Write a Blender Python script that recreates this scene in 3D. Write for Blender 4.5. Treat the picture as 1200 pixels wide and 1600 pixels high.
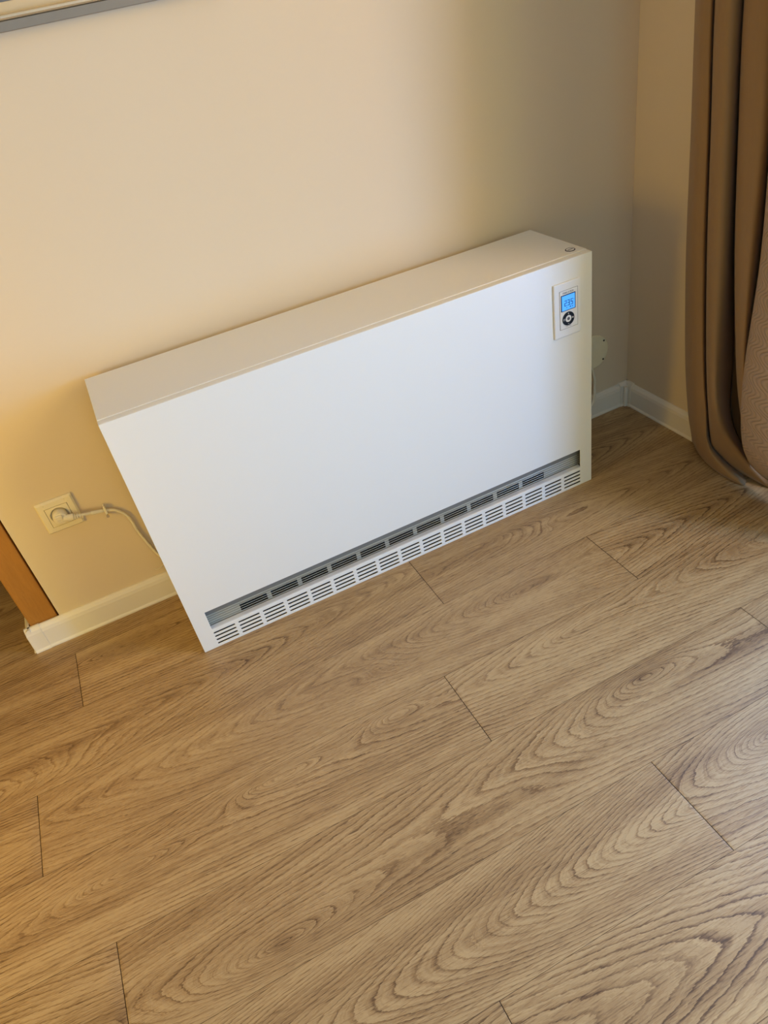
import bpy, bmesh, math
import numpy as np
from mathutils import Vector, Matrix

for o in list(bpy.data.objects):
    bpy.data.objects.remove(o)
S = bpy.context.scene
COL = S.collection

# ---------------------------------------------------------------- camera
cam_d = bpy.data.cameras.new('camera'); cam = bpy.data.objects.new('camera', cam_d); COL.objects.link(cam)
cr = Vector((0.89135039, -0.42104212, -0.16798216)); cu = Vector((0.3792866, 0.48974776, 0.78504064))
cf = Vector((0.24826629, 0.76345966, -0.5962325))
cam.matrix_world = Matrix(((cr.x, cu.x, -cf.x, 0.0807), (cr.y, cu.y, -cf.y, -1.6436), (cr.z, cu.z, -cf.z, 1.252), (0, 0, 0, 1)))
cam_d.sensor_fit = 'VERTICAL'; cam_d.sensor_height = 36; cam_d.sensor_width = 27
cam_d.lens = 1131.64 * 36 / 1600
cam_d.clip_start = 0.02
S.camera = cam

# ---------------------------------------------------------------- light and exposure
S.view_settings.view_transform = 'Standard'; S.view_settings.look = 'None'
S.view_settings.gamma = 1; S.view_settings.use_curve_mapping = False
S.view_settings.exposure = 0.0
W = bpy.data.worlds.new('world'); S.world = W; W.use_nodes = True
W.node_tree.nodes['Background'].inputs[0].default_value = (0.75, 0.87, 1.0, 1)
W.node_tree.nodes['Background'].inputs[1].default_value = 0.3

def area(name, loc, target, sx, sy, power, color, spread=180):
    l = bpy.data.lights.new(name, 'AREA'); l.shape = 'RECTANGLE'; l.size = sx; l.size_y = sy
    l.energy = power; l.color = color; l.spread = math.radians(spread)
    o = bpy.data.objects.new(name, l); COL.objects.link(o); o.location = loc
    o.rotation_euler = (Vector(target) - Vector(loc)).to_track_quat('-Z', 'Y').to_euler()
    return o
def scaled(k, c):
    m = max(c); return k * m, tuple(x / m for x in c)
def win(name, loc, target, sx, sy, k, c):
    p_, c_ = scaled(k, c); return area(name, loc, target, sx, sy, p_, c_)
# cool daylight through the balcony window of the right wall, sun-warmed further along
win('window_daylight_near', (1.80, -0.80, 1.55), (0.0, -0.80, 1.55), 0.5, 1.2, 32, (0.16, 0.32, 0.66))
win('window_daylight_low', (1.80, -1.70, 0.65), (0.0, -1.70, 0.65), 0.6, 1.0, 42, (0.14, 0.60, 1.52))
win('window_sun_glow', (1.80, -1.50, 1.65), (0.0, -1.50, 1.65), 0.5, 1.0, 40, (0.74, 0.41, 0.05))
win('window_sunlit_blind', (1.80, -2.20, 1.1), (0.0, -2.20, 1.1), 0.7, 2.0, 40, (0.56, 0.50, 0.15))
# added cool fill from behind the camera; the front wall has no window
win('rear_fill', (0.0, -5.5, 1.3), (0.0, 0.0, 1.0), 2.0, 1.8, 130, (0.06, 0.13, 0.16))
# small warm lamp to the left
win('lamp_light', (-0.95, -0.80, 0.72), (0.0, 0.0, 0.4), 0.3, 0.5, 10, (0.73, 0.425, 0.01))

# ---------------------------------------------------------------- material helpers
class NT:
    def __init__(s, name):
        s.m = bpy.data.materials.new(name); s.m.use_nodes = True; s.t = s.m.node_tree
        s.b = s.t.nodes['Principled BSDF']
    def n(s, kind, **kw):
        x = s.t.nodes.new('ShaderNode' + kind)
        for k, v in kw.items(): setattr(x, k, v)
        return x
    def link(s, a, b): s.t.links.new(a, b)
    def val(s, x, sock):
        if isinstance(x, (int, float)): sock.default_value = x
        elif isinstance(x, tuple): sock.default_value = x
        else: s.link(x, sock)
    def math(s, op, a, b=0.0, c=0.0, clamp=False):
        x = s.n('Math', operation=op, use_clamp=clamp)
        s.val(a, x.inputs[0]); s.val(b, x.inputs[1]); s.val(c, x.inputs[2])
        return x.outputs[0]
    def mix(s, f, a, b):
        x = s.n('Mix', data_type='RGBA'); s.val(f, x.inputs[0])
        s.val(a if not (isinstance(a, tuple) and len(a) == 3) else a + (1,), x.inputs[6])
        s.val(b if not (isinstance(b, tuple) and len(b) == 3) else b + (1,), x.inputs[7])
        return x.outputs[2]
    def noise(s, vec, scale, detail=3, rough=0.5, dim='3D'):
        x = s.n('TexNoise', noise_dimensions=dim); x.inputs['Scale'].default_value = scale
        x.inputs['Detail'].default_value = detail; x.inputs['Roughness'].default_value = rough
        if vec is not None: s.link(vec, x.inputs['Vector'])
        return x.outputs['Fac']
    def comb(s, x, y, z):
        c = s.n('CombineXYZ')
        for i, v in enumerate((x, y, z)): s.val(v, c.inputs[i])
        return c.outputs[0]
    def obj(s): return s.n('TexCoord').outputs['Object']
    def bump(s, h, strength, dist=0.001):
        b = s.n('Bump'); b.inputs['Strength'].default_value = strength; b.inputs['Distance'].default_value = dist
        s.link(h, b.inputs['Height']); s.link(b.outputs[0], s.b.inputs['Normal'])
    def ramp(s, f, stops):
        r = s.n('ValToRGB'); e = r.color_ramp.elements
        while len(e) < len(stops): e.new(0.5)
        for i, (p, c) in enumerate(stops): e[i].position = p; e[i].color = (c, c, c, 1) if isinstance(c, (int, float)) else c + (1,)
        s.link(f, r.inputs[0]); return r.outputs[0]

def plain(name, color, rough=0.5, metal=0.0, mottled=0.03, scale=30, bump=0.0, emit=0.0, spec=0.5):
    M = NT(name)
    f = M.noise(M.obj(), scale, 4)
    lo = tuple(c * (1 - mottled) for c in color); hi = tuple(min(1, c * (1 + mottled)) for c in color)
    M.link(M.mix(f, lo, hi), M.b.inputs['Base Color'])
    M.b.inputs['Roughness'].default_value = rough; M.b.inputs['Metallic'].default_value = metal
    M.b.inputs['Specular IOR Level'].default_value = spec
    if bump: M.bump(M.noise(M.obj(), scale * 8, 3), bump)
    if emit:
        M.b.inputs['Emission Color'].default_value = color + (1,); M.b.inputs['Emission Strength'].default_value = emit
    return M.m

M_wall = plain('cream_wall_paint', (0.74, 0.62, 0.455), 0.75, mottled=0.012, scale=4, bump=0.06, spec=0.25)
M_ceil = plain('ceiling_paint', (0.8, 0.78, 0.72), 0.9)
M_white = plain('white_powder_coat', (0.81, 0.80, 0.76), 0.42, mottled=0.006, scale=6, bump=0.02)
M_panel = plain('white_plastic', (0.80, 0.79, 0.77), 0.35, mottled=0.01)
M_base = plain('white_skirting_plastic', (0.80, 0.75, 0.66), 0.38, mottled=0.02)
M_socket = plain('cream_socket_plastic', (0.84, 0.76, 0.56), 0.25, mottled=0.01)
M_cable = plain('white_cable_sheath', (0.80, 0.74, 0.60), 0.4, mottled=0.02)
M_clear = plain('milky_clip_plastic', (0.86, 0.82, 0.70), 0.2, mottled=0.02)
M_grey = plain('galvanised_inner_plate', (0.26, 0.28, 0.28), 0.42, metal=0.5, mottled=0.1)
M_fin = plain('pale_inner_metal', (0.34, 0.34, 0.30), 0.45, metal=0.3, mottled=0.08)
M_lip = plain('silver_outlet_ledge', (0.72, 0.73, 0.74), 0.35, metal=0.3, mottled=0.03)
M_wire = plain('bright_louvre_wire', (0.75, 0.74, 0.68), 0.3, metal=0.5)
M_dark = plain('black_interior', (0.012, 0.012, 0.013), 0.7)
M_tray = plain('dark_base_metal', (0.05, 0.05, 0.05), 0.5)
M_gap = plain('dark_underlay', (0.035, 0.02, 0.010), 0.9)
M_blk = plain('black_button_plastic', (0.010, 0.013, 0.020), 0.4, spec=0.25)
M_logo = plain('dark_print', (0.10, 0.10, 0.11), 0.5)
M_mark = plain('pale_print', (0.6, 0.6, 0.62), 0.5)
M_lcd = plain('blue_backlit_display', (0.075, 0.35, 0.92), 0.25, mottled=0.02, emit=0.75)
M_seg = plain('dark_display_segments', (0.01, 0.07, 0.25), 0.4)
M_bez = plain('navy_display_bezel', (0.01, 0.03, 0.10), 0.25)
M_silver = plain('brushed_silver_frame', (0.27, 0.235, 0.20), 0.45, metal=0.35, mottled=0.05)
M_ridge = plain('polished_frame_ridge', (0.72, 0.62, 0.45), 0.22, metal=0.75)
M_mat = plain('tan_picture_mount', (0.66, 0.51, 0.30), 0.6)
M_pic = plain('muted_grey_picture', (0.17, 0.15, 0.145), 0.3, mottled=0.5, scale=5)
M_scr = plain('screw_hole', (0.05, 0.035, 0.02), 0.6)
M_cov = plain('aged_cream_cover', (0.88, 0.80, 0.56), 0.5, mottled=0.06)
M_glassf = plain('white_window_frame', (0.8, 0.8, 0.8), 0.35)

def oak_floor():
    M = NT('oak_laminate')
    at = M.n('Attribute', attribute_name='phi').outputs['Fac']
    tone = M.n('Attribute', attribute_name='tone').outputs['Fac']
    idn = M.n('Attribute', attribute_name='pid').outputs['Fac']
    knot = M.n('Attribute', attribute_name='knot').outputs['Fac']
    rs = M.n('Attribute', attribute_name='ring_strength').outputs['Fac']
    uv = M.n('UVMap').outputs[0]
    sp = M.n('SeparateXYZ'); M.link(uv, sp.inputs[0]); u, v = sp.outputs[0], sp.outputs[1]
    # wobble of the rings: slow and fine
    w1 = M.noise(M.comb(M.math('MULTIPLY', u, 9.0), M.math('MULTIPLY', v, 34.0), idn), 1.0, 3, 0.55)
    w2 = M.noise(M.comb(M.math('MULTIPLY', u, 80.0), M.math('MULTIPLY', v, 330.0), idn), 1.0, 2, 0.6)
    t = M.math('ADD', at, M.math('ADD', M.math('MULTIPLY', w1, 1.1), M.math('MULTIPLY', w2, 0.42)))
    fr = M.math('FRACT', t)
    ring = M.ramp(fr, [(0.0, 0.1), (0.04, 0.9), (0.10, 1.0), (0.20, 0.45), (0.45, 0.12), (1.0, 0.0)])
    # how strong each ring is, place by place
    amp = M.noise(M.comb(M.math('MULTIPLY', at, 0.45), M.math('MULTIPLY', u, 3.5), idn), 1.0, 2, 0.5)
    amp = M.ramp(amp, [(0.30, 0.30), (0.62, 1.0)])
    ring = M.math('MULTIPLY', ring, amp)
    # fine grain that follows the rings, and short straight pores
    g1 = M.noise(M.comb(M.math('MULTIPLY', t, 6.5), M.math('MULTIPLY', u, 10.0), idn), 1.0, 3, 0.65)
    g2 = M.noise(M.comb(M.math('MULTIPLY', u, 34.0), M.math('MULTIPLY', v, 620.0), idn), 1.0, 2, 0.6)
    g3 = M.noise(M.comb(M.math('MULTIPLY', u, 2.2), M.math('MULTIPLY', v, 26.0), idn), 1.0, 3, 0.5)
    pores = M.ramp(g2, [(0.50, 0.0), (0.72, 1.0)])
    d = M.math('MULTIPLY', ring, M.math('MULTIPLY', rs, 0.68))
    d = M.math('ADD', d, M.math('MULTIPLY', M.math('SUBTRACT', g1, 0.40), 0.80))
    d = M.math('ADD', d, M.math('MULTIPLY', pores, 0.40))
    d = M.math('ADD', d, M.math('MULTIPLY', M.math('SUBTRACT', g3, 0.5), 0.9))
    d = M.math('ADD', d, M.math('MULTIPLY', knot, 0.55))
    d = M.math('ADD', d, tone, clamp=True)
    r = M.n('ValToRGB'); e = r.color_ramp.elements
    e.new(0.35); e.new(0.7)
    for i, (p, c) in enumerate([(0.0, (0.47, 0.323, 0.153)), (0.30, (0.345, 0.216, 0.094)), (0.65, (0.195, 0.110, 0.045)), (1.0, (0.08, 0.040, 0.016))]):
        e[i].position = p; e[i].color = c + (1,)
    M.link(d, r.inputs[0]); M.link(r.outputs[0], M.b.inputs['Base Color'])
    M.link(M.math('ADD', 0.31, M.math('MULTIPLY', g2, 0.16)), M.b.inputs['Roughness'])
    M.b.inputs['Specular IOR Level'].default_value = 0.55
    M.bump(M.math('SUBTRACT', 1.0, M.math('ADD', M.math('MULTIPLY', pores, 0.5), M.math('MULTIPLY', g1, 0.8))), 0.35, 0.0006)
    return M.m
M_oak = oak_floor()

def wood_trim():
    M = NT('varnished_pine')
    c = M.obj(); sp = M.n('SeparateXYZ'); M.link(c, sp.inputs[0])
    v = M.comb(M.math('MULTIPLY', sp.outputs[0], 34.0), M.math('MULTIPLY', sp.outputs[1], 34.0), M.math('MULTIPLY', sp.outputs[2], 5.0))
    f = M.noise(v, 1.0, 5, 0.6)
    g = M.math('FRACT', M.math('MULTIPLY', f, 7.0))
    k = M.math('ADD', M.math('MULTIPLY', f, 0.7), M.math('MULTIPLY', g, 0.18), clamp=True)
    M.link(M.mix(k, (0.50, 0.23, 0.045), (0.29, 0.115, 0.018)), M.b.inputs['Base Color'])
    M.b.inputs['Roughness'].default_value = 0.3
    return M.m
M_pine = wood_trim()

def fabric(name, col, waves):
    M = NT(name)
    uv = M.n('UVMap').outputs[0]; sp = M.n('SeparateXYZ'); M.link(uv, sp.inputs[0]); u, v = sp.outputs[0], sp.outputs[1]
    th = M.math('SINE', M.math('MULTIPLY', u, 5200.0)); tv = M.math('SINE', M.math('MULTIPLY', v, 5200.0))
    weave = M.math('MULTIPLY', th, tv)
    f = M.noise(M.comb(M.math('MULTIPLY', u, 220.0), M.math('MULTIPLY', v, 30.0), 0.0), 1.0, 3)
    if waves:
        nz = M.noise(uv, 9.0, 2)
        ph = M.math('ADD', M.math('MULTIPLY', u, 240.0), M.math('MULTIPLY', M.math('SINE', M.math('ADD', M.math('MULTIPLY', v, 105.0), M.math('MULTIPLY', nz, 1.6))), 3.6))
        ph = M.math('ADD', ph, M.math('MULTIPLY', nz, 4.0))
        h = M.math('POWER', M.math('ABSOLUTE', M.math('SINE', ph)), 0.6)
        M.bump(M.math('ADD', h, M.math('MULTIPLY', weave, 0.08)), 1.0, 0.004)
        c2 = tuple(x * 0.86 for x in col)
        M.link(M.mix(h, c2, col), M.b.inputs['Base Color'])
    else:
        c2 = tuple(x * 0.88 for x in col)
        M.link(M.mix(f, c2, col), M.b.inputs['Base Color'])
        M.bump(M.math('ADD', M.math('MULTIPLY', weave, 0.5), f), 0.15, 0.0006)
    M.b.inputs['Roughness'].default_value = 0.62
    M.b.inputs['Sheen Weight'].default_value = 0.15
    return M.m
M_cur = fabric('brown_satin_curtain', (0.29, 0.165, 0.060), False)
M_pat = fabric('wave_embossed_curtain', (0.58, 0.39, 0.25), True)

# ---------------------------------------------------------------- mesh helpers
def link(name, me, mat, parent=None):
    o = bpy.data.objects.new(name, me); COL.objects.link(o)
    if mat is not None:
        for m in (mat if isinstance(mat, (list, tuple)) else [mat]): me.materials.append(m)
    if parent: o.parent = parent
    return o
def build(name, bm, mat, parent=None, smooth=False):
    bmesh.ops.recalc_face_normals(bm, faces=bm.faces)
    me = bpy.data.meshes.new(name); bm.to_mesh(me); bm.free()
    if smooth: me.polygons.foreach_set('use_smooth', [True] * len(me.polygons))
    return link(name, me, mat, parent)
def box(bm, x0, x1, y0, y1, z0, z1, bev=0.0, seg=2):
    r = bmesh.ops.create_cube(bm, size=1)
    vs = r['verts']
    for v in vs: v.co = Vector(((x0 + x1) / 2 + v.co.x * (x1 - x0), (y0 + y1) / 2 + v.co.y * (y1 - y0), (z0 + z1) / 2 + v.co.z * (z1 - z0)))
    if bev:
        es = list({e for v in vs for e in v.link_edges})
        bmesh.ops.bevel(bm, geom=es, offset=bev, segments=seg, profile=0.5, affect='EDGES', clamp_overlap=True)
    return bm
def cyl(bm, p0, p1, r0, r1=None, n=24, cap=True):
    r1 = r0 if r1 is None else r1
    p0, p1 = Vector(p0), Vector(p1); d = (p1 - p0)
    q = d.to_track_quat('Z', 'Y').to_matrix()
    a = [bm.verts.new(p0 + q @ Vector((math.cos(t) * r0, math.sin(t) * r0, 0))) for t in [2 * math.pi * i / n for i in range(n)]]
    b = [bm.verts.new(p1 + q @ Vector((math.cos(t) * r1, math.sin(t) * r1, 0))) for t in [2 * math.pi * i / n for i in range(n)]]
    for i in range(n): bm.faces.new((a[i], a[(i + 1) % n], b[(i + 1) % n], b[i]))
    if cap: bm.faces.new(a[::-1]); bm.faces.new(b)
def lathe(bm, origin, axis, prof, n=40):
    """prof: list of (radius, distance along axis)"""
    q = Vector(axis).to_track_quat('Z', 'Y').to_matrix(); o = Vector(origin); rings = []
    for r, h in prof:
        rings.append([bm.verts.new(o + q @ Vector((math.cos(2 * math.pi * i / n) * max(r, 1e-5), math.sin(2 * math.pi * i / n) * max(r, 1e-5), h))) for i in range(n)])
    for a, b in zip(rings, rings[1:]):
        for i in range(n): bm.faces.new((a[i], a[(i + 1) % n], b[(i + 1) % n], b[i]))
    bm.faces.new(rings[0][::-1]); bm.faces.new(rings[-1])
def catmull(P, n):
    P = [np.array(p, float) for p in P]; P = [2 * P[0] - P[1]] + P + [2 * P[-1] - P[-2]]; out = []
    for i in range(1, len(P) - 2):
        for k in range(n):
            t = k / n; a, b, c, d = P[i - 1:i + 3]
            out.append(0.5 * ((2 * b) + (c - a) * t + (2 * a - 5 * b + 4 * c - d) * t * t + (3 * b - a - 3 * c + d) * t ** 3))
    out.append(P[-2]); return out
def tube(bm, pts, r, n=12, sub=8, caps=True):
    C = [Vector(p) for p in catmull(pts, sub)]; rings = []
    ref = Vector((0, 1, 0.01))
    for i, p in enumerate(C):
        t = (C[min(i + 1, len(C) - 1)] - C[max(i - 1, 0)]).normalized()
        a = t.cross(ref).normalized(); b = t.cross(a).normalized()
        rings.append([bm.verts.new(p + a * math.cos(2 * math.pi * k / n) * r + b * math.sin(2 * math.pi * k / n) * r) for k in range(n)])
    for a, b in zip(rings, rings[1:]):
        for k in range(n): bm.faces.new((a[k], a[(k + 1) % n], b[(k + 1) % n], b[k]))
    if caps: bm.faces.new(rings[0][::-1]); bm.faces.new(rings[-1])
def prism(bm, prof, axis, a, b):
    """prof: closed outline of (p, q); axis 'x' -> (y, z) outline swept in x; axis 'y' -> (x, z) outline swept in y"""
    mk = (lambda t, p: (t, p[0], p[1])) if axis == 'x' else (lambda t, p: (p[0], t, p[1]))
    A = [bm.verts.new(mk(a, p)) for p in prof]; B = [bm.verts.new(mk(b, p)) for p in prof]
    n = len(prof)
    for i in range(n): bm.faces.new((A[i], A[(i + 1) % n], B[(i + 1) % n], B[i]))
    bm.faces.new(A[::-1]); bm.faces.new(B)
def struct(o): o['kind'] = 'structure'; return o
def tag(o, label, cat, group=None):
    o['label'] = label; o['category'] = cat
    if group: o['group'] = group
    return o
def thing(name, loc, label, cat):
    o = bpy.data.objects.new(name, None); COL.objects.link(o); o.location = loc; o.empty_display_size = 0.05
    bpy.context.view_layer.update()
    return tag(o, label, cat)
def adopt(parent, *obs):
    for o in obs:
        w = o.matrix_world.copy(); o.parent = parent
        pw = Matrix.Identity(4); p = parent
        chain = []
        while p: chain.append(p); p = p.parent
        for p in reversed(chain): pw = pw @ p.matrix_parent_inverse @ p.matrix_basis
        o.matrix_parent_inverse = pw.inverted()
    return obs[0]

# ---------------------------------------------------------------- room shell
H_ROOM = 2.5
XR = 1.504; XL = -0.378
# back wall with its free left end, wrapped by the timber casing
struct(build('wall_back', box(bmesh.new(), -0.302, XR + 0.25, 0.0, 0.16, -0.01, H_ROOM, .0015), M_wall))
# lintel wall over the opening and the wall beyond it
bm = bmesh.new(); box(bm, -1.35, -.302, 0.0, 0.16, 2.05, H_ROOM); box(bm, -4.2, -1.35, 0.0, 0.16, -0.01, H_ROOM)
struct(build('wall_back_far', bm, M_wall))
# right wall with the balcony window opening
WY0, WY1, WZ0, WZ1 = -0.45, -2.6, 0.10, 2.25
bm = bmesh.new()
box(bm, XR, XR + 0.25, WY0, 0.0, -0.01, H_ROOM); box(bm, XR, XR + 0.25, WY1, WY0, WZ1, H_ROOM)
box(bm, XR, XR + 0.25, WY1, WY0, -0.01, WZ0); box(bm, XR, XR + 0.25, -5.6, WY1, -0.01, H_ROOM)
struct(build('wall_right', bm, M_wall))
struct(build('wall_left', box(bmesh.new(), -4.35, -4.2, -5.6, 1.6, -0.01, H_ROOM), M_wall))
struct(build('wall_front', box(bmesh.new(), -4.35, XR + 0.25, -5.75, -5.6, -0.01, H_ROOM), M_wall))
bm = bmesh.new(); box(bm, -4.35, 0.4, 1.45, 1.6, -0.01, H_ROOM); box(bm, 0.25, 0.4, 0.16, 1.45, -0.01, H_ROOM)
struct(build('wall_hallway', bm, M_wall))
struct(build('ceiling', box(bmesh.new(), -4.35, XR + 0.25, -5.75, 1.6, H_ROOM, H_ROOM + 0.1), M_ceil))
bm = bmesh.new()
for y0, y1, z0, z1 in ((WY0 - 0.06, WY0, WZ0, WZ1), (WY1, WY1 + 0.06, WZ0, WZ1), (WY1, WY0, WZ0, WZ0 + 0.06), (WY1, WY0, WZ1 - 0.06, WZ1), (-1.60, -1.50, WZ0, WZ1)):
    box(bm, XR + 0.12, XR + 0.19, y0, y1, z0, z1, 0.004)
struct(build('window_1', bm, M_glassf))

# ---- floor planks: rings are a smooth field 'phi' stored per vertex
Y0, PW = -0.468, 0.1946
def sq(a): return a * a
def soft(v, v0, s): return np.sqrt(sq(v - v0) + s * s) - s
def V(A, s, B, v0, slope=0.0):
    """arches along the board: B>0 apex towards -x, B<0 apex towards +x"""
    return lambda u, v: A * soft(v, v0 + slope * u, s) - B * u
def K(cu_, cv_, ru, rv, amp):
    return lambda u, v: amp * np.exp(-np.sqrt(sq((u - cu_) / ru) + sq((v - cv_) / rv) + 0.02))
def G(cu_, cv_, ru, rv, amp):
    return lambda u, v: amp * np.exp(-(sq((u - cu_) / ru) + sq((v - cv_) / rv)))
# rows: k -> boards (x0, x1, [fields], tone, [knots (x, y, rx, ry, depth)])
L = 1.4026
def board_row(k, joint):
    out = []; x = joint
    while x > -4.2: x -= L
    while x < 1.75: out.append((x, x + L)); x += L
    return out
joints = {-9: .3, -8: -.1, -7: .5, -6: .1, -5: -.4, -4: .6, -3: .2, -2: .15, -1: -0.2991, 0: 0.5635, 1: 0.986, 2: 0.456, 3: 1.100, 4: 0.682, 5: 0.2264, 6: .9, 7: .4, 8: -.1, 9: .5, 10: .0, 11: .7, 12: .2, 13: .9, 14: .4, 15: .1, 16: .6}
# row k spans y from Y0-PW*(k) (near side) to Y0-PW*(k-1) (far side)
special = {
 (-1, 0): ([V(110, .03, 6, -.13, .02), K(-.165, -.129, .16, .020, -9)], .02, []),
 (-1, -1): ([V(140, .03, 9, -.16)], .10, []),
 (0, -1): ([V(120, .030, -17, -.365, .10), G(-.30, -.40, .15, .03, 2)], .05, []),
 (0, 0): ([V(140, .025, -15, -.350, -.02), G(.75, -.33, .12, .02, -4), G(1.0, -.37, .1, .02, 3)], .05, []),
 (1, 0): ([V(115, .040, 17, -.54, .02), G(.30, -.55, .12, .03, 3), K(.74, -.541, .10, .03, -7)], .06, [(.79, -.540, .05, .010, .5), (.573, -.581, .035, .006, .5), (.739, -.541, .01, .005, .8)]),
 (1, 1): ([V(105, .028, -15, -.558, .0)], .02, []),
 (1, -1): ([V(150, .02, -14, -.57)], .04, []),
 (2, 0): ([V(120, .035, 16, -.72, .0), G(.78, -.71, .10, .02, -3)], -.02, []),
 (2, -1): ([V(115, .028, 12, -.735, .05), G(-.27, -.735, .10, .018, -6), G(.05, -.702, .09, .018, -6), G(.32, -.695, .06, .02, -5)], .02, [(-.2, -.745, .06, .01, .15)]),
 (3, 0): ([V(95, .04, 10, -.965, .03), K(-.045, -1.005, .15, .034, -13), K(.803, -.893, .14, .032, -12), G(.45, -.97, .16, .03, 2)], .03, [(-.045, -1.005, .028, .012, .75), (.803, -.889, .022, .010, .75), (.80, -.885, .12, .035, .22), (-.03, -1.0, .07, .03, .2)]),
 (3, 1): ([V(130, .03, 11, -.93)], .02, []),
 (3, -1): ([V(120, .03, -13, -1.0), G(-.40, -.99, .08, .02, -5)], .05, [(-.42, -.985, .02, .012, .3)]),
 (4, -1): ([V(205, .050, 27, -1.158, .02), G(.75, -1.16, .22, .03, -4)], .0, []),
 (4, 0): ([V(100, .035, 12, -1.13), K(.90, -1.120, .10, .035, -10)], .0, [(.90, -1.12, .03, .02, .3)]),
 (5, 0): ([V(95, .030, -15, -1.340, .0)], .02, []),
}
rng = np.random.RandomState(7)
def smooth_noise(u, v, seed):
    r = np.random.RandomState(seed); z = np.zeros_like(u)
    for _ in range(10):
        fu, fv = r.uniform(1.5, 9), r.uniform(8, 42); z += np.sin(u * fu * r.choice([-1, 1]) + v * fv + r.uniform(0, 6.3)) * r.uniform(.1, .5)
    return z
RS = {(1, 0): .50, (1, 1): .95, (0, -1): .65, (0, 0): .65, (2, 0): .80, (2, -1): .75, (3, 0): .80, (4, -1): .85, (4, 0): .85, (5, 0): 1.0, (-1, 0): .9}
rs_ = []
vs_, fs_, phi_, tone_, pid_, knot_, uv_ = [], [], [], [], [], [], []
def add_board(x0, x1, y0, y1, fields, tone, knots, pid, step, strength):
    gx, gy = 0.0005, 0.00025
    x0 += gx; x1 -= gx; y0 += gy; y1 -= gy
    nx = max(2, int((x1 - x0) / step) + 1); ny = max(2, int((y1 - y0) / (step * .8)) + 1)
    X = np.linspace(x0, x1, nx); Y = np.linspace(y0, y1, ny)
    bx = 0.0004
    X = np.concatenate([[x0], [x0 + bx], X[1:-1], [x1 - bx], [x1]]); Y = np.concatenate([[y0], [y0 + bx], Y[1:-1], [y1 - bx], [y1]])
    UU, VV = np.meshgrid(X, Y, indexing='ij')
    Z = np.zeros_like(UU); Z[0, :] = Z[-1, :] = -0.0001; Z[:, 0] = Z[:, -1] = -0.00002
    ph = smooth_noise(UU, VV, pid + 11) * .55
    for f in fields: ph = ph + f(UU, VV)
    kn = np.zeros_like(UU)
    for (kx, ky, rx, ry, am) in knots: kn = np.maximum(kn, am * np.exp(-(sq((UU - kx) / rx) + sq((VV - ky) / ry))))
    kn[[0, 1, -2, -1], :] = np.maximum(kn[[0, 1, -2, -1], :], [[1.2], [.12], [.12], [1.2]]); kn[:, [0, -1]] = np.maximum(kn[:, [0, -1]], .6)
    base = len(vs_) and sum(len(a) for a in vs_); base = base or 0
    P = np.stack([UU, VV, Z], -1).reshape(-1, 3); vs_.append(P)
    a, b = UU.shape; idx = np.arange(a * b).reshape(a, b) + base
    fs_.append(np.stack([idx[:-1, :-1], idx[1:, :-1], idx[1:, 1:], idx[:-1, 1:]], -1).reshape(-1, 4))
    phi_.append(ph.ravel()); tone_.append(np.full(a * b, tone)); rs_.append(np.full(a * b, strength)); pid_.append(np.full(a * b, pid * 7.31)); knot_.append(kn.ravel())
    uv_.append(np.stack([UU, VV], -1).reshape(-1, 2))
pid = 0
for k in range(-9, 27):
    j = joints.get(k, (k * .37) % 1.4); ya, yb = Y0 - PW * k, Y0 - PW * (k - 1)
    for (x0, x1) in board_row(k, j):
        n = int(round((x0 - j) / L))            # 0: board right of the joint
        if k in (1, 3): n += 1 if k == 3 else 0
        key = (k, n)
        # the joint listed for rows 1 and 3 is the board's right end
        if k == 1: key = (1, n + 1)
        pid += 1
        vis = (-1.0 < (x0 + x1) / 2 < 2.2) and -2 <= k <= 6
        r = np.random.RandomState(pid)
        fields, tone, knots = special.get(key, ([V(r.uniform(100, 150), .03, r.choice([-1, 1]) * r.uniform(9, 18), (ya + yb) / 2 + r.uniform(-.04, .04), r.uniform(-.03, .03))], r.uniform(0, .08), []))
        add_board(max(x0, -4.2), min(x1, 1.504), ya, min(yb, 1.45), fields, tone, knots, pid, .006 if vis else .03, RS.get(key, .75)) if min(x1, 1.504) - max(x0, -4.2) > .01 and min(yb, 1.45) - ya > .01 else None
Vt = np.concatenate(vs_); Ft = np.concatenate(fs_)
me = bpy.data.meshes.new('floor')
me.vertices.add(len(Vt)); me.vertices.foreach_set('co', Vt.ravel())
me.loops.add(Ft.size); me.loops.foreach_set('vertex_index', Ft.ravel().astype(np.int32))
me.polygons.add(len(Ft)); me.polygons.foreach_set('loop_start', np.arange(0, Ft.size, 4, dtype=np.int32))
me.polygons.foreach_set('loop_total', np.full(len(Ft), 4, dtype=np.int32))
me.update(calc_edges=True)
for nm, arr in (('phi', phi_), ('tone', tone_), ('pid', pid_), ('knot', knot_), ('ring_strength', rs_)):
    a = me.attributes.new(nm, 'FLOAT', 'POINT'); a.data.foreach_set('value', np.concatenate(arr).astype(np.float32))
U = np.concatenate(uv_)[Ft.ravel()]
me.uv_layers.new(name='UVMap').data.foreach_set('uv', U.ravel().astype(np.float32))
me.validate()
floor = struct(link('floor', me, M_oak))
sub = build('floor_underlay', box(bmesh.new(), -4.2, XR, -5.6, 1.45, -0.03, -0.0009), M_gap, floor)

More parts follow.
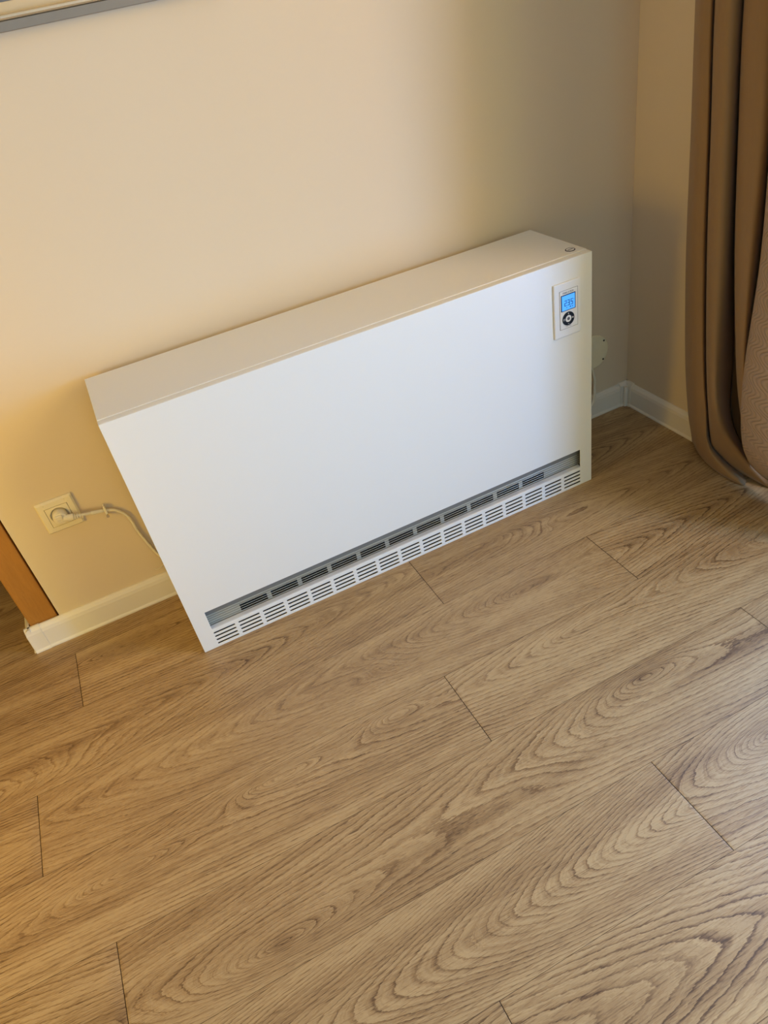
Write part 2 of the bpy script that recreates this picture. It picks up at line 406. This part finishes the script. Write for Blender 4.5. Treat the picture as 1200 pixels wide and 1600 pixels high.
# ---- skirting boards
HB, TB = 0.074, 0.015
def skirt(sgn_axis):
    # outline as (distance from wall, z)
    return [(0, 0), (TB + .003, 0), (TB + .003, .004), (TB, .009), (TB - .001, HB - .018), (TB - .003, HB - .009), (TB - .007, HB - .003), (TB - .011, HB), (0, HB)]
bm = bmesh.new(); prism(bm, [(-d, z) for d, z in skirt(0)], 'x', XL + .022, XR - .012)
bb = struct(build('baseboard_back', bm, M_base))
bm = bmesh.new(); prism(bm, [(XR - d, z) for d, z in skirt(0)], 'y', -WY0 * -1 + .0, -.012)
br = struct(build('baseboard_right', bm, M_base))
# outer end piece (wraps the free end of the wall) and inner corner piece
bm = bmesh.new()
def expand(o): return [(d + .0012 if d > 0 else d, z + (.0015 if z > .05 else 0)) for d, z in o]
prism(bm, [(-d, z) for d, z in expand(skirt(0))], 'x', XL - .014, XL + .024)
prism(bm, [(XL - d, z) for d, z in expand(skirt(0))], 'y', -.014, .16)
build('end_cap', bm, M_base, bb)
bm = bmesh.new()
prism(bm, [(-d, z) for d, z in [(a + .002 if a else a, b + (.004 if b > .05 else 0)) for a, b in skirt(0)]], 'x', XR - .036, XR)
prism(bm, [(XR - d, z) for d, z in [(a + .002 if a else a, b + (.004 if b > .05 else 0)) for a, b in skirt(0)]], 'y', -.036, 0)
cyl(bm, (XR - .0215, -.0215, 0.0), (XR - .0215, -.0215, HB - .004), .006, n=16)
build('corner_cap', bm, M_base, bb, False)

# ---- timber casing at the wall's free end
bm = bmesh.new(); box(bm, XL + .002, -0.3075, .004, .158, 0, 2.05, .004)
struct(build('trim_1', bm, M_pine))

# ---------------------------------------------------------------- storage heater
HL, HH, YF, YB = 1.1509, 0.65, -0.2763, -0.0276
heater = thing('storage_heater', (HL / 2, (YF + YB) / 2, 0), 'wide white storage heater on the oak floor against the cream wall', 'heater')
bm = bmesh.new()
box(bm, 0, .003, YB - .232, YB, .0, HH - .003); box(bm, HL - .003, HL, YB - .232, YB, .0, HH - .003)
box(bm, .003, HL - .003, YB - .003, YB, .02, HH - .003)
casing = adopt(heater, build('casing', bm, M_white))
lid = adopt(heater, build('lid', box(bmesh.new(), 0, HL, YB - .2285, YB, HH - .006, HH, .0015), M_white))
adopt(heater, build('front_top_flange', box(bmesh.new(), .0005, HL - .0005, YF + .0012, YB - .2300, HH - .009, HH - .0012, .0012), M_white))
# front cover with the warm air opening and 17 groups of four slots
cu2 = bpy.data.curves.new('front_cover', 'CURVE'); cu2.dimensions = '2D'; cu2.fill_mode = 'BOTH'
def loop(pts):
    s = cu2.splines.new('POLY'); s.points.add(len(pts) - 1); s.use_cyclic_u = True
    for p, q in zip(s.points, pts): p.co = (q[0], q[1], 0, 1)
def rrect(x0, x1, z0, z1, r, n=4):
    pts = []
    for cx, cz, a0 in ((x1 - r, z1 - r, 0), (x0 + r, z1 - r, 90), (x0 + r, z0 + r, 180), (x1 - r, z0 + r, 270)):
        for i in range(n + 1):
            a = math.radians(a0 + 90 * i / n); pts.append((cx + r * math.cos(a), cz + r * math.sin(a)))
    return pts
OX0, OX1, OZ0, OZ1 = 0.037, 1.1135, 0.0575, 0.1165
loop(rrect(0.0, HL, 0.0, HH - .0015, .0012))
loop(rrect(OX0, OX1, OZ0, OZ1, .001))
p = (OX1 - OX0 + .009) / 17
for i in range(17):
    for zc in (.0105, .0222, .0339, .0456):
        loop(rrect(OX0 + i * p, OX0 + i * p + p - .009, zc - .0027, zc + .0027, .0026))
cu2.extrude = 0.0006; cu2.bevel_depth = 0.0005; cu2.bevel_resolution = 1; cu2.offset = -0.0005
co = bpy.data.objects.new('tmp', cu2); COL.objects.link(co)
bpy.context.view_layer.update()
me = bpy.data.meshes.new_from_object(co.evaluated_get(bpy.context.evaluated_depsgraph_get()))
bpy.data.objects.remove(co)
me.transform(Matrix.Translation((0, YF + .0011, 0)) @ Matrix.Rotation(math.radians(90), 4, 'X'))
me.name = 'front_cover'; me.materials.clear()
front = adopt(heater, link('front_cover', me, M_white))
# folded side edges of the cover
for xa in (.0, HL - .0015):
    adopt(heater, build('cover_side_fold', box(bmesh.new(), xa, xa + .0015, YF + .001, YB - .2285, 0, HH - .002), M_white))
# silver ledge below the opening, turned in from the cover
bm = bmesh.new()
prism(bm, [(YF + .0005, OZ0 - .0015), (YF + .0005, OZ0 + .0008), (YF + .002, OZ0 + .0018), (YF + .0135, OZ0 + .0028), (YF + .0135, OZ0 + .0004)], 'x', OX0 - .002, OX1 + .002)
adopt(heater, build('outlet_ledge', bm, M_lip))
# dark interior
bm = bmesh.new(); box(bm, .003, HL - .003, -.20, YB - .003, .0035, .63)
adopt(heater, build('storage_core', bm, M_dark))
bm = bmesh.new(); box(bm, .003, HL - .003, YF + .012, -.20, .0008, .0035); box(bm, .0035, HL - .0035, YF + .024, -.201, .0036, .055)
adopt(heater, build('base_tray', bm, M_tray))
# outlet plate with eleven dark fan windows
yb = -.258
fx = [.119 + .0817 * i for i in range(11)]
bm = bmesh.new()
box(bm, .004, HL - .004, yb, yb + .0015, .0830, .150)
box(bm, .004, HL - .004, yb, yb + .0015, .0535, .0600)
xs = .004
for a in fx + [None]:
    if a is None: box(bm, xs, HL - .004, yb, yb + .0015, .0600, .0830)
    else: box(bm, xs, a, yb, yb + .0015, .0600, .0830); xs = a + .0705
plate = adopt(heater, build('outlet_plate', bm, M_fin))
bm = bmesh.new(); prism(bm, [(yb - .0012, .0925), (yb - .0032, .0935), (YF + .006, .124), (YF + .006, .127), (yb - .0012, .106)], 'x', .006, HL - .006)
adopt(heater, build('air_deflector', bm, M_grey))
for i in range(5):
    w = bmesh.new(); cyl(w, (OX0 - .01, yb - .0035, .0640 + i * .0069), (OX1 + .01, yb - .0035, .0640 + i * .0069), .00045, n=8)
    adopt(heater, build('louvre_wire', w, M_wire))

# control panel on the front
pnl = adopt(heater, build('control_panel', box(bmesh.new(), 1.0392, 1.1140, YF - .0055, YF + .0005, .4655, .6000, .0022, 3), M_panel))
yp = YF - .0055
# inner face in a shallow frame
bm = bmesh.new()
for a in ((1.0535, 1.0545, .4865, .5815), (1.1045, 1.1057, .4865, .5815), (1.0535, 1.1057, .4860, .4870), (1.0535, 1.1057, .5810, .5818)):
    box(bm, a[0], a[1], yp - .0003, yp + .0002, a[2], a[3])
adopt(pnl, build('face_seam', bm, plain('grey_seam', (0.30, 0.28, 0.27), .6)))
adopt(pnl, build('face_plate', box(bmesh.new(), 1.0546, 1.1044, yp - .0012, yp + .0002, .4871, .5809, .0008), M_panel))
yq = yp - .0012
adopt(pnl, build('display_bezel', box(bmesh.new(), 1.0570, 1.0982, yq - .0008, yq + .0002, .5314, .5712, .0005), M_bez))
disp = adopt(pnl, build('display', box(bmesh.new(), 1.0592, 1.0958, yq - .0012, yq, .5334, .5692), M_lcd))
# digits 23.5 built as segments
def digit(bm, ch, x, z, w, h, t, y):
    seg = {'a': (x, x + w, z + h - t, z + h), 'g': (x, x + w, z + h / 2 - t / 2, z + h / 2 + t / 2), 'd': (x, x + w, z, z + t),
           'f': (x, x + t, z + h / 2, z + h), 'b': (x + w - t, x + w, z + h / 2, z + h), 'e': (x, x + t, z, z + h / 2), 'c': (x + w - t, x + w, z, z + h / 2)}
    for s in {'2': 'abged', '3': 'abgcd', '5': 'afgcd'}[ch]:
        a = seg[s]; box(bm, a[0], a[1], y - .0001, y + .0002, a[2], a[3])
bm = bmesh.new(); ys = yq - .0013
digit(bm, '2', 1.0660, .5435, .0064, .0140, .0015, ys); digit(bm, '3', 1.0745, .5435, .0064, .0140, .0015, ys)
box(bm, 1.0816, 1.0826, ys - .0001, ys + .0002, .5435, .5447); digit(bm, '5', 1.0838, .5435, .0064, .0140, .0015, ys)
box(bm, 1.0908, 1.0922, ys - .0001, ys + .0002, .5548, .5562)
adopt(disp, build('temperature_digits', bm, M_seg))
bm = bmesh.new()
for x, w in ((1.0712, .0024), (1.0808, .0034), (1.0872, .0026)): box(bm, x, x + w, ys - .0001, ys + .0002, .5380, .5380 + w * .8)
adopt(disp, build('status_icons', bm, M_seg))
rc = (1.0770, .5105)
def ring(bm, r0, r1, y0, y1, n=48):
    vs = []
    for r, y in ((r0, y0), (r1, y0), (r1, y1), (r0, y1)):
        vs.append([bm.verts.new((rc[0] + r * math.cos(2 * math.pi * i / n), y, rc[1] + r * math.sin(2 * math.pi * i / n))) for i in range(n)])
    for q in range(4):
        A, B = vs[q], vs[(q + 1) % 4]
        for i in range(n): bm.faces.new((A[i], A[(i + 1) % n], B[(i + 1) % n], B[i]))
bm = bmesh.new(); ring(bm, .0086, .0168, yq - .0012, yq + .0002)
rg = adopt(pnl, build('touch_ring', bm, M_blk))
bm = bmesh.new(); yr = yq - .0014
box(bm, rc[0] - .0022, rc[0] + .0022, yr, yr + .0004, rc[1] + .0122, rc[1] + .0131); box(bm, rc[0] - .00045, rc[0] + .00045, yr, yr + .0004, rc[1] + .0105, rc[1] + .0148)
box(bm, rc[0] - .0022, rc[0] + .0022, yr, yr + .0004, rc[1] - .0132, rc[1] - .0123)
for a in ((-.0148, -.0106, .0018, .0026), (-.0148, -.0106, -.0022, -.0014), (-.0148, -.0140, -.0022, .0026), (-.0114, -.0106, -.0022, .0026), (.0106, .0142, -.0018, .0020)):
    box(bm, rc[0] + a[0], rc[0] + a[1], yr, yr + .0004, rc[1] + a[2], rc[1] + a[3])
adopt(rg, build('ring_symbol', bm, M_mark))
bm = bmesh.new(); cyl(bm, (rc[0], yq + .0002, rc[1]), (rc[0], yq - .0012, rc[1]), .0084)
bt = adopt(pnl, build('centre_button', bm, M_panel))
bm = bmesh.new(); cyl(bm, (rc[0], yq, rc[1]), (rc[0], yq - .0015, rc[1]), .0038)
adopt(bt, build('button_dot', bm, M_logo))
def text_mesh(s, size, x, z, y, w=None):
    c = bpy.data.curves.new('t', 'FONT'); c.body = s; c.size = size; c.extrude = .0001; c.align_x = 'CENTER'
    o = bpy.data.objects.new('t', c); COL.objects.link(o); bpy.context.view_layer.update()
    m = bpy.data.meshes.new_from_object(o.evaluated_get(bpy.context.evaluated_depsgraph_get())); bpy.data.objects.remove(o)
    xs_ = [v.co.x for v in m.vertices]; sx = (w / (max(xs_) - min(xs_))) if w else 1
    m.transform(Matrix.Translation((x, y, z)) @ Matrix.Rotation(math.radians(90), 4, 'X') @ Matrix.Diagonal((sx, 1, 1, 1)))
    m.materials.clear(); return m
adopt(pnl, link('maker_lettering', text_mesh('STIEBEL ELTRON', .0062, 1.0775, .5735, yq - .0002, .031), M_logo))
bm = bmesh.new(); box(bm, 1.0690, 1.0765, yq - .0002, yq + .0001, .4912, .4919); box(bm, 1.0775, 1.0850, yq - .0002, yq + .0001, .4912, .4919)
adopt(pnl, build('small_print', bm, M_logo))

# round plug on the lid near the right end
bm = bmesh.new(); cx, cy = 1.1225, -.2325
lathe(bm, (cx, cy, HH - .0002), (0, 0, 1), [(.0118, 0), (.0118, .0010), (.0108, .0016), (.0098, .0012), (.0096, .0006), (.0001, .0006)])
cap = adopt(heater, build('lid_plug', bm, M_blk))
bm = bmesh.new(); cyl(bm, (cx, cy, HH), (cx, cy, HH + .0011), .0095)
adopt(cap, build('plug_face', bm, M_panel))
bm = bmesh.new(); box(bm, cx - .0072, cx + .0072, cy - .0016, cy + .0016, HH + .0009, HH + .0014, .0003)
adopt(cap, build('plug_slot', bm, M_logo))

# ---------------------------------------------------------------- wall socket, power cord
SX, SZ, SH = -.181, .350, .0429
sock = thing('wall_socket', (SX, 0, SZ), 'square cream wall socket left of the heater, with a plug in it', 'socket')
bm = bmesh.new(); cs = rrect(SX - SH, SX + SH, SZ - SH, SZ + SH, .002)
inn = rrect(SX - .0268, SX + .0268, SZ - .0268, SZ + .0268, .001)
def framed(bm, rings):
    R = [[bm.verts.new((x, y, z)) for x, z in pts] for pts, y in rings]
    n = len(R[0])
    for A, B in zip(R, R[1:]):
        for i in range(n): bm.faces.new((A[i], A[(i + 1) % n], B[(i + 1) % n], B[i]))
framed(bm, [(cs, -.0002), (cs, -.0045), (rrect(SX - SH + .004, SX + SH - .004, SZ - SH + .004, SZ + SH - .004, .002), -.0092), (inn, -.0102), (inn, -.004)])
adopt(sock, build('cover_frame', bm, M_socket, smooth=False))
# insert with a round well
bm = bmesh.new(); n = 48; sqr = []
for i in range(n):
    a = 2 * math.pi * i / n; c, s = math.cos(a), math.sin(a); k = .0258 / max(abs(c), abs(s)); sqr.append((SX + c * k, SZ + s * k))
cir = lambda r: [(SX + r * math.cos(2 * math.pi * i / n), SZ + r * math.sin(2 * math.pi * i / n)) for i in range(n)]
framed(bm, [(sqr, -.003), (sqr, -.0104), (cir(.0222), -.0110), (cir(.0212), -.0108), (cir(.0205), -.0025), (cir(.0002), -.0025)])
adopt(sock, build('socket_insert', bm, M_socket))
for sx_ in (-1, 1):
    bm = bmesh.new(); bx = SX + sx_ * .0245; lathe(bm, (bx, -.0095, SZ + SH - .0075), (0, -1, 0), [(.0014, 0), (.0014, .0010), (.0008, .0016)], 12)
    adopt(sock, build('frame_clip', bm, M_socket))

cord = thing('power_cord', (SX, -.01, SZ), 'cream plug and cable running from the wall socket to behind the heater', 'cable')
bm = bmesh.new()
lathe(bm, (SX, -.0035, SZ), (0, -1, 0), [(.0172, 0), (.0172, .012), (.0165, .020), (.0145, .0245), (.009, .0262)], 40)
plug = adopt(cord, build('plug', bm, M_cable, smooth=False))
bm = bmesh.new(); box(bm, SX - .010, SX + .006, -.0335, -.026, SZ - .002, SZ + .011, .0022)
adopt(plug, build('plug_grip', bm, M_cable))
bm = bmesh.new()
tube(bm, [(SX + .004, -.024, SZ - .002), (SX + .018, -.026, SZ - .006), (SX + .028, -.0265, SZ - .008)], .0082, 16, 4)
adopt(plug, build('plug_neck', bm, M_cable, smooth=True))
CP = [(SX + .024, -.0265, SZ - .007), (-.132, -.026, .3375), (-.105, -.018, .327), (-.086, -.0105, .3185), (-.064, -.0085, .3080), (-.048, -.0075, .2870), (-.041, -.0070, .2630), (-.039, -.0065, .2350), (-.034, -.0065, .2060), (-.021, -.0065, .1500), (-.006, -.010, .118), (.03, -.012, .10)]
bm = bmesh.new(); tube(bm, CP, .0036, 12, 8)
adopt(cord, build('cable', bm, M_cable, smooth=True))
bm = bmesh.new()
for i, (t, r) in enumerate(((0.0, .0078), (.006, .0070), (.012, .0062), (.018, .0056))):
    a = Vector((SX + .028, -.0266, SZ - .008)) + Vector((.93, .03, -.30)) * t
    cyl(bm, a, a + Vector((.93, .03, -.30)) * .0032, r, r * .92, 18)
adopt(plug, build('strain_relief', bm, M_cable))
# cable clip nailed to the wall
clip = thing('cable_clip', (-.084, 0, .318), 'small pale clip nailed to the wall over the cable right of the socket', 'clip')
bm = bmesh.new(); box(bm, -.0875, -.0815, -.0165, 0, .3085, .3275, .0015); box(bm, -.086, -.083, -.018, -.001, .3265, .3330, .001)
adopt(clip, build('clip_body', bm, M_clear))
bm = bmesh.new(); cyl(bm, (-.0845, -.001, .3045), (-.0845, -.0185, .3045), .0022, n=12); cyl(bm, (-.0845, -.0175, .3045), (-.0845, -.0190, .3045), .0036, n=14)
adopt(clip, build('clip_nail', bm, M_ridge))
clip2 = thing('cable_sleeve', (-.104, -.018, .327), 'clear plastic sleeve around the cable between socket and wall clip', 'sleeve')
bm = bmesh.new(); tube(bm, [(-.116, -.0215, .3315), (-.103, -.0168, .3262), (-.091, -.0118, .3208)], .0048, 14, 5)
adopt(clip2, build('sleeve_tube', bm, M_clear, smooth=True))
# thin wire end above the skirting
bm = bmesh.new(); tube(bm, [(-.0100, -.0060, .118), (-.0130, -.0040, .106), (-.0200, -.0030, .097), (-.0300, -.0030, .0925), (-.0380, -.0030, .0935), (-.0425, -.0035, .0990)], .0009, 8, 6)
tag(build('thin_wire', bm, M_cable, smooth=True), 'thin wire end curling just above the skirting left of the heater', 'wire')

# ---------------------------------------------------------------- round junction cover behind the right end
jc = thing('junction_cover', (1.372, 0, .218), 'round cream junction cover on the wall just right of the heater', 'cover')
bm = bmesh.new(); lathe(bm, (1.371, 0, .2180), (0, -1, 0), [(.0530, 0), (.0530, .004), (.0505, .0062), (.0001, .0070)], 56)
adopt(jc, build('cover_disc', bm, M_cov))
for x, z in ((1.4065, .2475), (1.4045, .1870)):
    bm = bmesh.new(); cyl(bm, (x, -.0055, z), (x, -.0074, z), .0029, n=16)
    adopt(jc, build('screw', bm, M_scr))
bm = bmesh.new(); tube(bm, [(1.352, -.008, .185), (1.362, -.010, .165), (1.369, -.012, .130), (1.368, -.013, .105), (1.360, -.022, .078), (1.335, -.03, .05), (1.25, -.04, .012)], .0042, 12, 8)
tag(build('heater_supply_cable', bm, M_cable, smooth=True), 'white cable dropping from the round junction cover behind the heater', 'cable')

# ---------------------------------------------------------------- picture frame, top left
pf = thing('picture_frame', (-.25, -.02, 1.268), 'silver framed picture on the cream wall, cut off by the top left corner', 'picture')
FX0, FX1, FZ0, FZ1 = -1.0, .52, 1.2665, 2.15
def rect_ring(x0, x1, z0, z1): return [(x0, z0), (x1, z0), (x1, z1), (x0, z1)]
def inset(k): return rect_ring(FX0 + k, FX1 - k, FZ0 + k, FZ1 - k)
bm = bmesh.new(); framed(bm, [(inset(0), -.001), (inset(0), -.0235), (inset(.001), -.0245), (inset(.0145), -.0245), (inset(.0155), -.0215)])
adopt(pf, build('outer_moulding', bm, M_silver))
bm = bmesh.new(); framed(bm, [(inset(.0155), -.0215), (inset(.0165), -.0250), (inset(.0190), -.0262), (inset(.0225), -.0250), (inset(.0245), -.0205), (inset(.0250), -.012)])
adopt(pf, build('inner_ridge', bm, M_ridge))
bm = bmesh.new(); framed(bm, [(inset(.0245), -.0125), (inset(.0405), -.0125), (inset(.0410), -.0105)])
adopt(pf, build('mount', bm, M_mat))
bm = bmesh.new(); box(bm, FX0 + .038, FX1 - .038, -.0110, -.0095, FZ0 + .038, FZ1 - .038)
adopt(pf, build('picture', bm, M_pic))

# ---------------------------------------------------------------- curtain
R = {
 'A0': [(1.492, -0.197, 1.074), (1.492, -0.213, 0.824), (1.492, -0.233, 0.527), (1.492, -0.264, 0.25), (1.492, -0.286, 0.097), (1.493, -0.3, 0.034), (1.487, -0.305, 0.004)],
 'A': [(1.445, -0.236, 1.08), (1.445, -0.251, 0.838), (1.445, -0.267, 0.549), (1.445, -0.294, 0.278), (1.445, -0.32, 0.13), (1.455, -0.327, 0.063), (1.481, -0.316, 0.003)],
 'B': [(1.395, -0.301, 1.086), (1.395, -0.317, 0.854), (1.395, -0.334, 0.578), (1.395, -0.363, 0.32), (1.395, -0.39, 0.181), (1.42, -0.384, 0.067), (1.444, -0.388, 0.003)],
 'C': [(1.39, -0.327, 1.085), (1.39, -0.347, 0.858), (1.39, -0.364, 0.586), (1.39, -0.397, 0.334), (1.39, -0.425, 0.198), (1.41, -0.429, 0.073), (1.425, -0.473, 0.003)],
 'D': [(1.405, -0.326, 1.083), (1.405, -0.345, 0.854), (1.405, -0.368, 0.583), (1.405, -0.398, 0.329), (1.405, -0.423, 0.192), (1.42, -0.437, 0.072), (1.432, -0.542, 0.003)],
 'E': [(1.488, -0.256, 1.072), (1.488, -0.279, 0.83), (1.488, -0.303, 0.544), (1.488, -0.334, 0.277), (1.488, -0.362, 0.132), (1.48, -0.397, 0.037), (1.453, -0.535, 0.006)],
 'F': [(1.395, -0.34, 1.084), (1.395, -0.359, 0.857), (1.395, -0.382, 0.589), (1.395, -0.412, 0.338), (1.395, -0.436, 0.201), (1.43, -0.428, 0.076), (1.46, -0.412, 0.028)],
 'G': [(1.375, -0.387, 1.085), (1.375, -0.404, 0.865), (1.375, -0.424, 0.604), (1.375, -0.449, 0.358), (1.375, -0.475, 0.226), (1.415, -0.47, 0.111), (1.454, -0.488, 0.02)],
 'H': [(1.4, -0.397, 1.081), (1.4, -0.413, 0.86), (1.4, -0.435, 0.599), (1.4, -0.453, 0.351), (1.4, -0.474, 0.216), (1.43, -0.497, 0.115), (1.469, -0.581, 0.006)],
 'I': [(1.488, -0.338, 1.068), (1.488, -0.356, 0.836), (1.488, -0.381, 0.561), (1.488, -0.412, 0.305), (1.488, -0.425, 0.16), (1.485, -0.475, 0.08), (1.485, -0.585, 0.006)],
 'I2': [(1.475, -.347, 1.07), (1.475, -.368, .84), (1.475, -.398, .569), (1.475, -.441, .32), (1.475, -.472, .185), (1.480, -.493, .091), (1.485, -.551, .010)],
 'J': [(1.4, -0.407, 1.08), (1.4, -0.428, 0.862), (1.4, -0.457, 0.604), (1.4, -0.496, 0.367), (1.4, -0.528, 0.24), (1.43, -0.539, 0.139), (1.475, -0.548, 0.05)],
 'K': [(1.385, -0.453, 1.081), (1.385, -0.479, 0.869), (1.385, -0.499, 0.617), (1.385, -0.527, 0.383), (1.385, -0.553, 0.257), (1.42, -0.554, 0.151), (1.47, -0.543, 0.05)],
 'K2': [(1.4, -0.478, 1.077), (1.4, -0.499, 0.867), (1.4, -0.51, 0.616), (1.4, -0.525, 0.377), (1.4, -0.546, 0.248), (1.43, -0.552, 0.145), (1.475, -0.54, 0.05)],
 'K3': [(1.47, -0.44, 1.067), (1.47, -0.457, 0.848), (1.47, -0.471, 0.586), (1.47, -0.48, 0.336), (1.47, -0.495, 0.198), (1.47, -0.521, 0.114), (1.48, -0.54, 0.05)],
 'L': [(1.385, -0.505, 1.079), (1.385, -0.521, 0.872), (1.385, -0.539, 0.626), (1.385, -0.536, 0.386), (1.385, -0.544, 0.253), (1.41, -0.541, 0.143), (1.455, -0.53, 0.062)],
 'M': [(1.36, -0.551, 1.081), (1.36, -0.571, 0.882), (1.36, -0.588, 0.644), (1.36, -0.583, 0.412), (1.36, -0.59, 0.283), (1.385, -0.604, 0.144), (1.45, -0.583, 0.046)],
 'N': [(1.355, -0.6, 1.08), (1.355, -0.624, 0.887), (1.355, -0.64, 0.657), (1.355, -0.643, 0.435), (1.355, -0.649, 0.311), (1.37, -0.68, 0.163), (1.44, -0.665, 0.05)],
 'O': [(1.395, -0.598, 1.073), (1.395, -0.632, 0.878), (1.395, -0.658, 0.65), (1.395, -0.673, 0.432), (1.395, -0.674, 0.306), (1.41, -0.703, 0.139), (1.46, -0.72, 0.03)],
 'P': [(1.43, -0.633, 1.073), (1.43, -0.667, 0.878), (1.43, -0.693, 0.65), (1.43, -0.708, 0.432), (1.43, -0.709, 0.306), (1.445, -0.738, 0.139), (1.495, -0.755, 0.03)],
 'Q': [(1.365, -0.683, 1.073), (1.365, -0.717, 0.878), (1.365, -0.743, 0.65), (1.365, -0.758, 0.432), (1.365, -0.759, 0.306), (1.38, -0.788, 0.139), (1.43, -0.805, 0.03)],
 'R': [(1.36, -0.718, 1.073), (1.36, -0.752, 0.878), (1.36, -0.778, 0.65), (1.36, -0.793, 0.432), (1.36, -0.794, 0.306), (1.375, -0.823, 0.139), (1.425, -0.84, 0.03)],
 'S': [(1.425, -0.738, 1.073), (1.425, -0.772, 0.878), (1.425, -0.798, 0.65), (1.425, -0.813, 0.432), (1.425, -0.814, 0.306), (1.44, -0.843, 0.139), (1.49, -0.86, 0.03)],
 'T': [(1.365, -0.788, 1.073), (1.365, -0.822, 0.878), (1.365, -0.848, 0.65), (1.365, -0.863, 0.432), (1.365, -0.864, 0.306), (1.38, -0.893, 0.139), (1.43, -0.91, 0.03)],
 'U': [(1.375, -0.823, 1.073), (1.375, -0.857, 0.878), (1.375, -0.883, 0.65), (1.375, -0.898, 0.432), (1.375, -0.899, 0.306), (1.39, -0.928, 0.139), (1.44, -0.945, 0.03)],
}
def loft(names, name, mat, parent, sub=6, rsub=6, thick=.0012):
    cols = []
    for nme in names:
        c = list(R[nme]); t = c[0]
        top = [(t[0], t[1] + .045, 2.48), (t[0], t[1] + .035, 1.9), (t[0], t[1] + .018, 1.45)]
        cols.append(catmull(top + c, rsub))
    grid = []
    for i in range(len(cols[0])): grid.append(catmull([c[i] for c in cols], sub))
    bm = bmesh.new(); uvl = bm.loops.layers.uv.new('UVMap')
    Vv = [[bm.verts.new((min(p[0], 1.487), p[1], max(p[2], .0025))) for p in row] for row in grid]
    arc = [0.0]
    mid = grid[len(grid) // 2]
    for a, b in zip(mid, mid[1:]): arc.append(arc[-1] + float(np.linalg.norm(np.array(b) - np.array(a))))
    for i in range(len(Vv) - 1):
        for j in range(len(Vv[0]) - 1):
            f = bm.faces.new((Vv[i][j], Vv[i][j + 1], Vv[i + 1][j + 1], Vv[i + 1][j]))
            for l, (a, b) in zip(f.loops, ((i, j), (i, j + 1), (i + 1, j + 1), (i + 1, j))): l[uvl].uv = (arc[b], grid[a][b][2])
    o = build(name, bm, mat, None, True)
    m = o.modifiers.new('thickness', 'SOLIDIFY'); m.thickness = thick; m.offset = 0
    return adopt(parent, o)
cur = thing('curtain', (1.46, -.45, 0), 'floor length brown curtain hanging in folds at the right wall', 'curtain')
loft(['A0', 'A', 'B', 'C', 'D', 'E'], 'lining_fold', M_cur, cur)
loft(['E', 'F', 'G', 'H', 'I'], 'lining_fold', M_cur, cur)
loft(['I', 'I2', 'J', 'K', 'K2', 'K3'], 'lining_fold', M_cur, cur)
loft(['K3', 'L', 'M', 'N', 'O', 'P', 'Q', 'R'], 'patterned_panel', M_pat, cur)['label'] = 'lighter patterned face with embossed wavy lines'
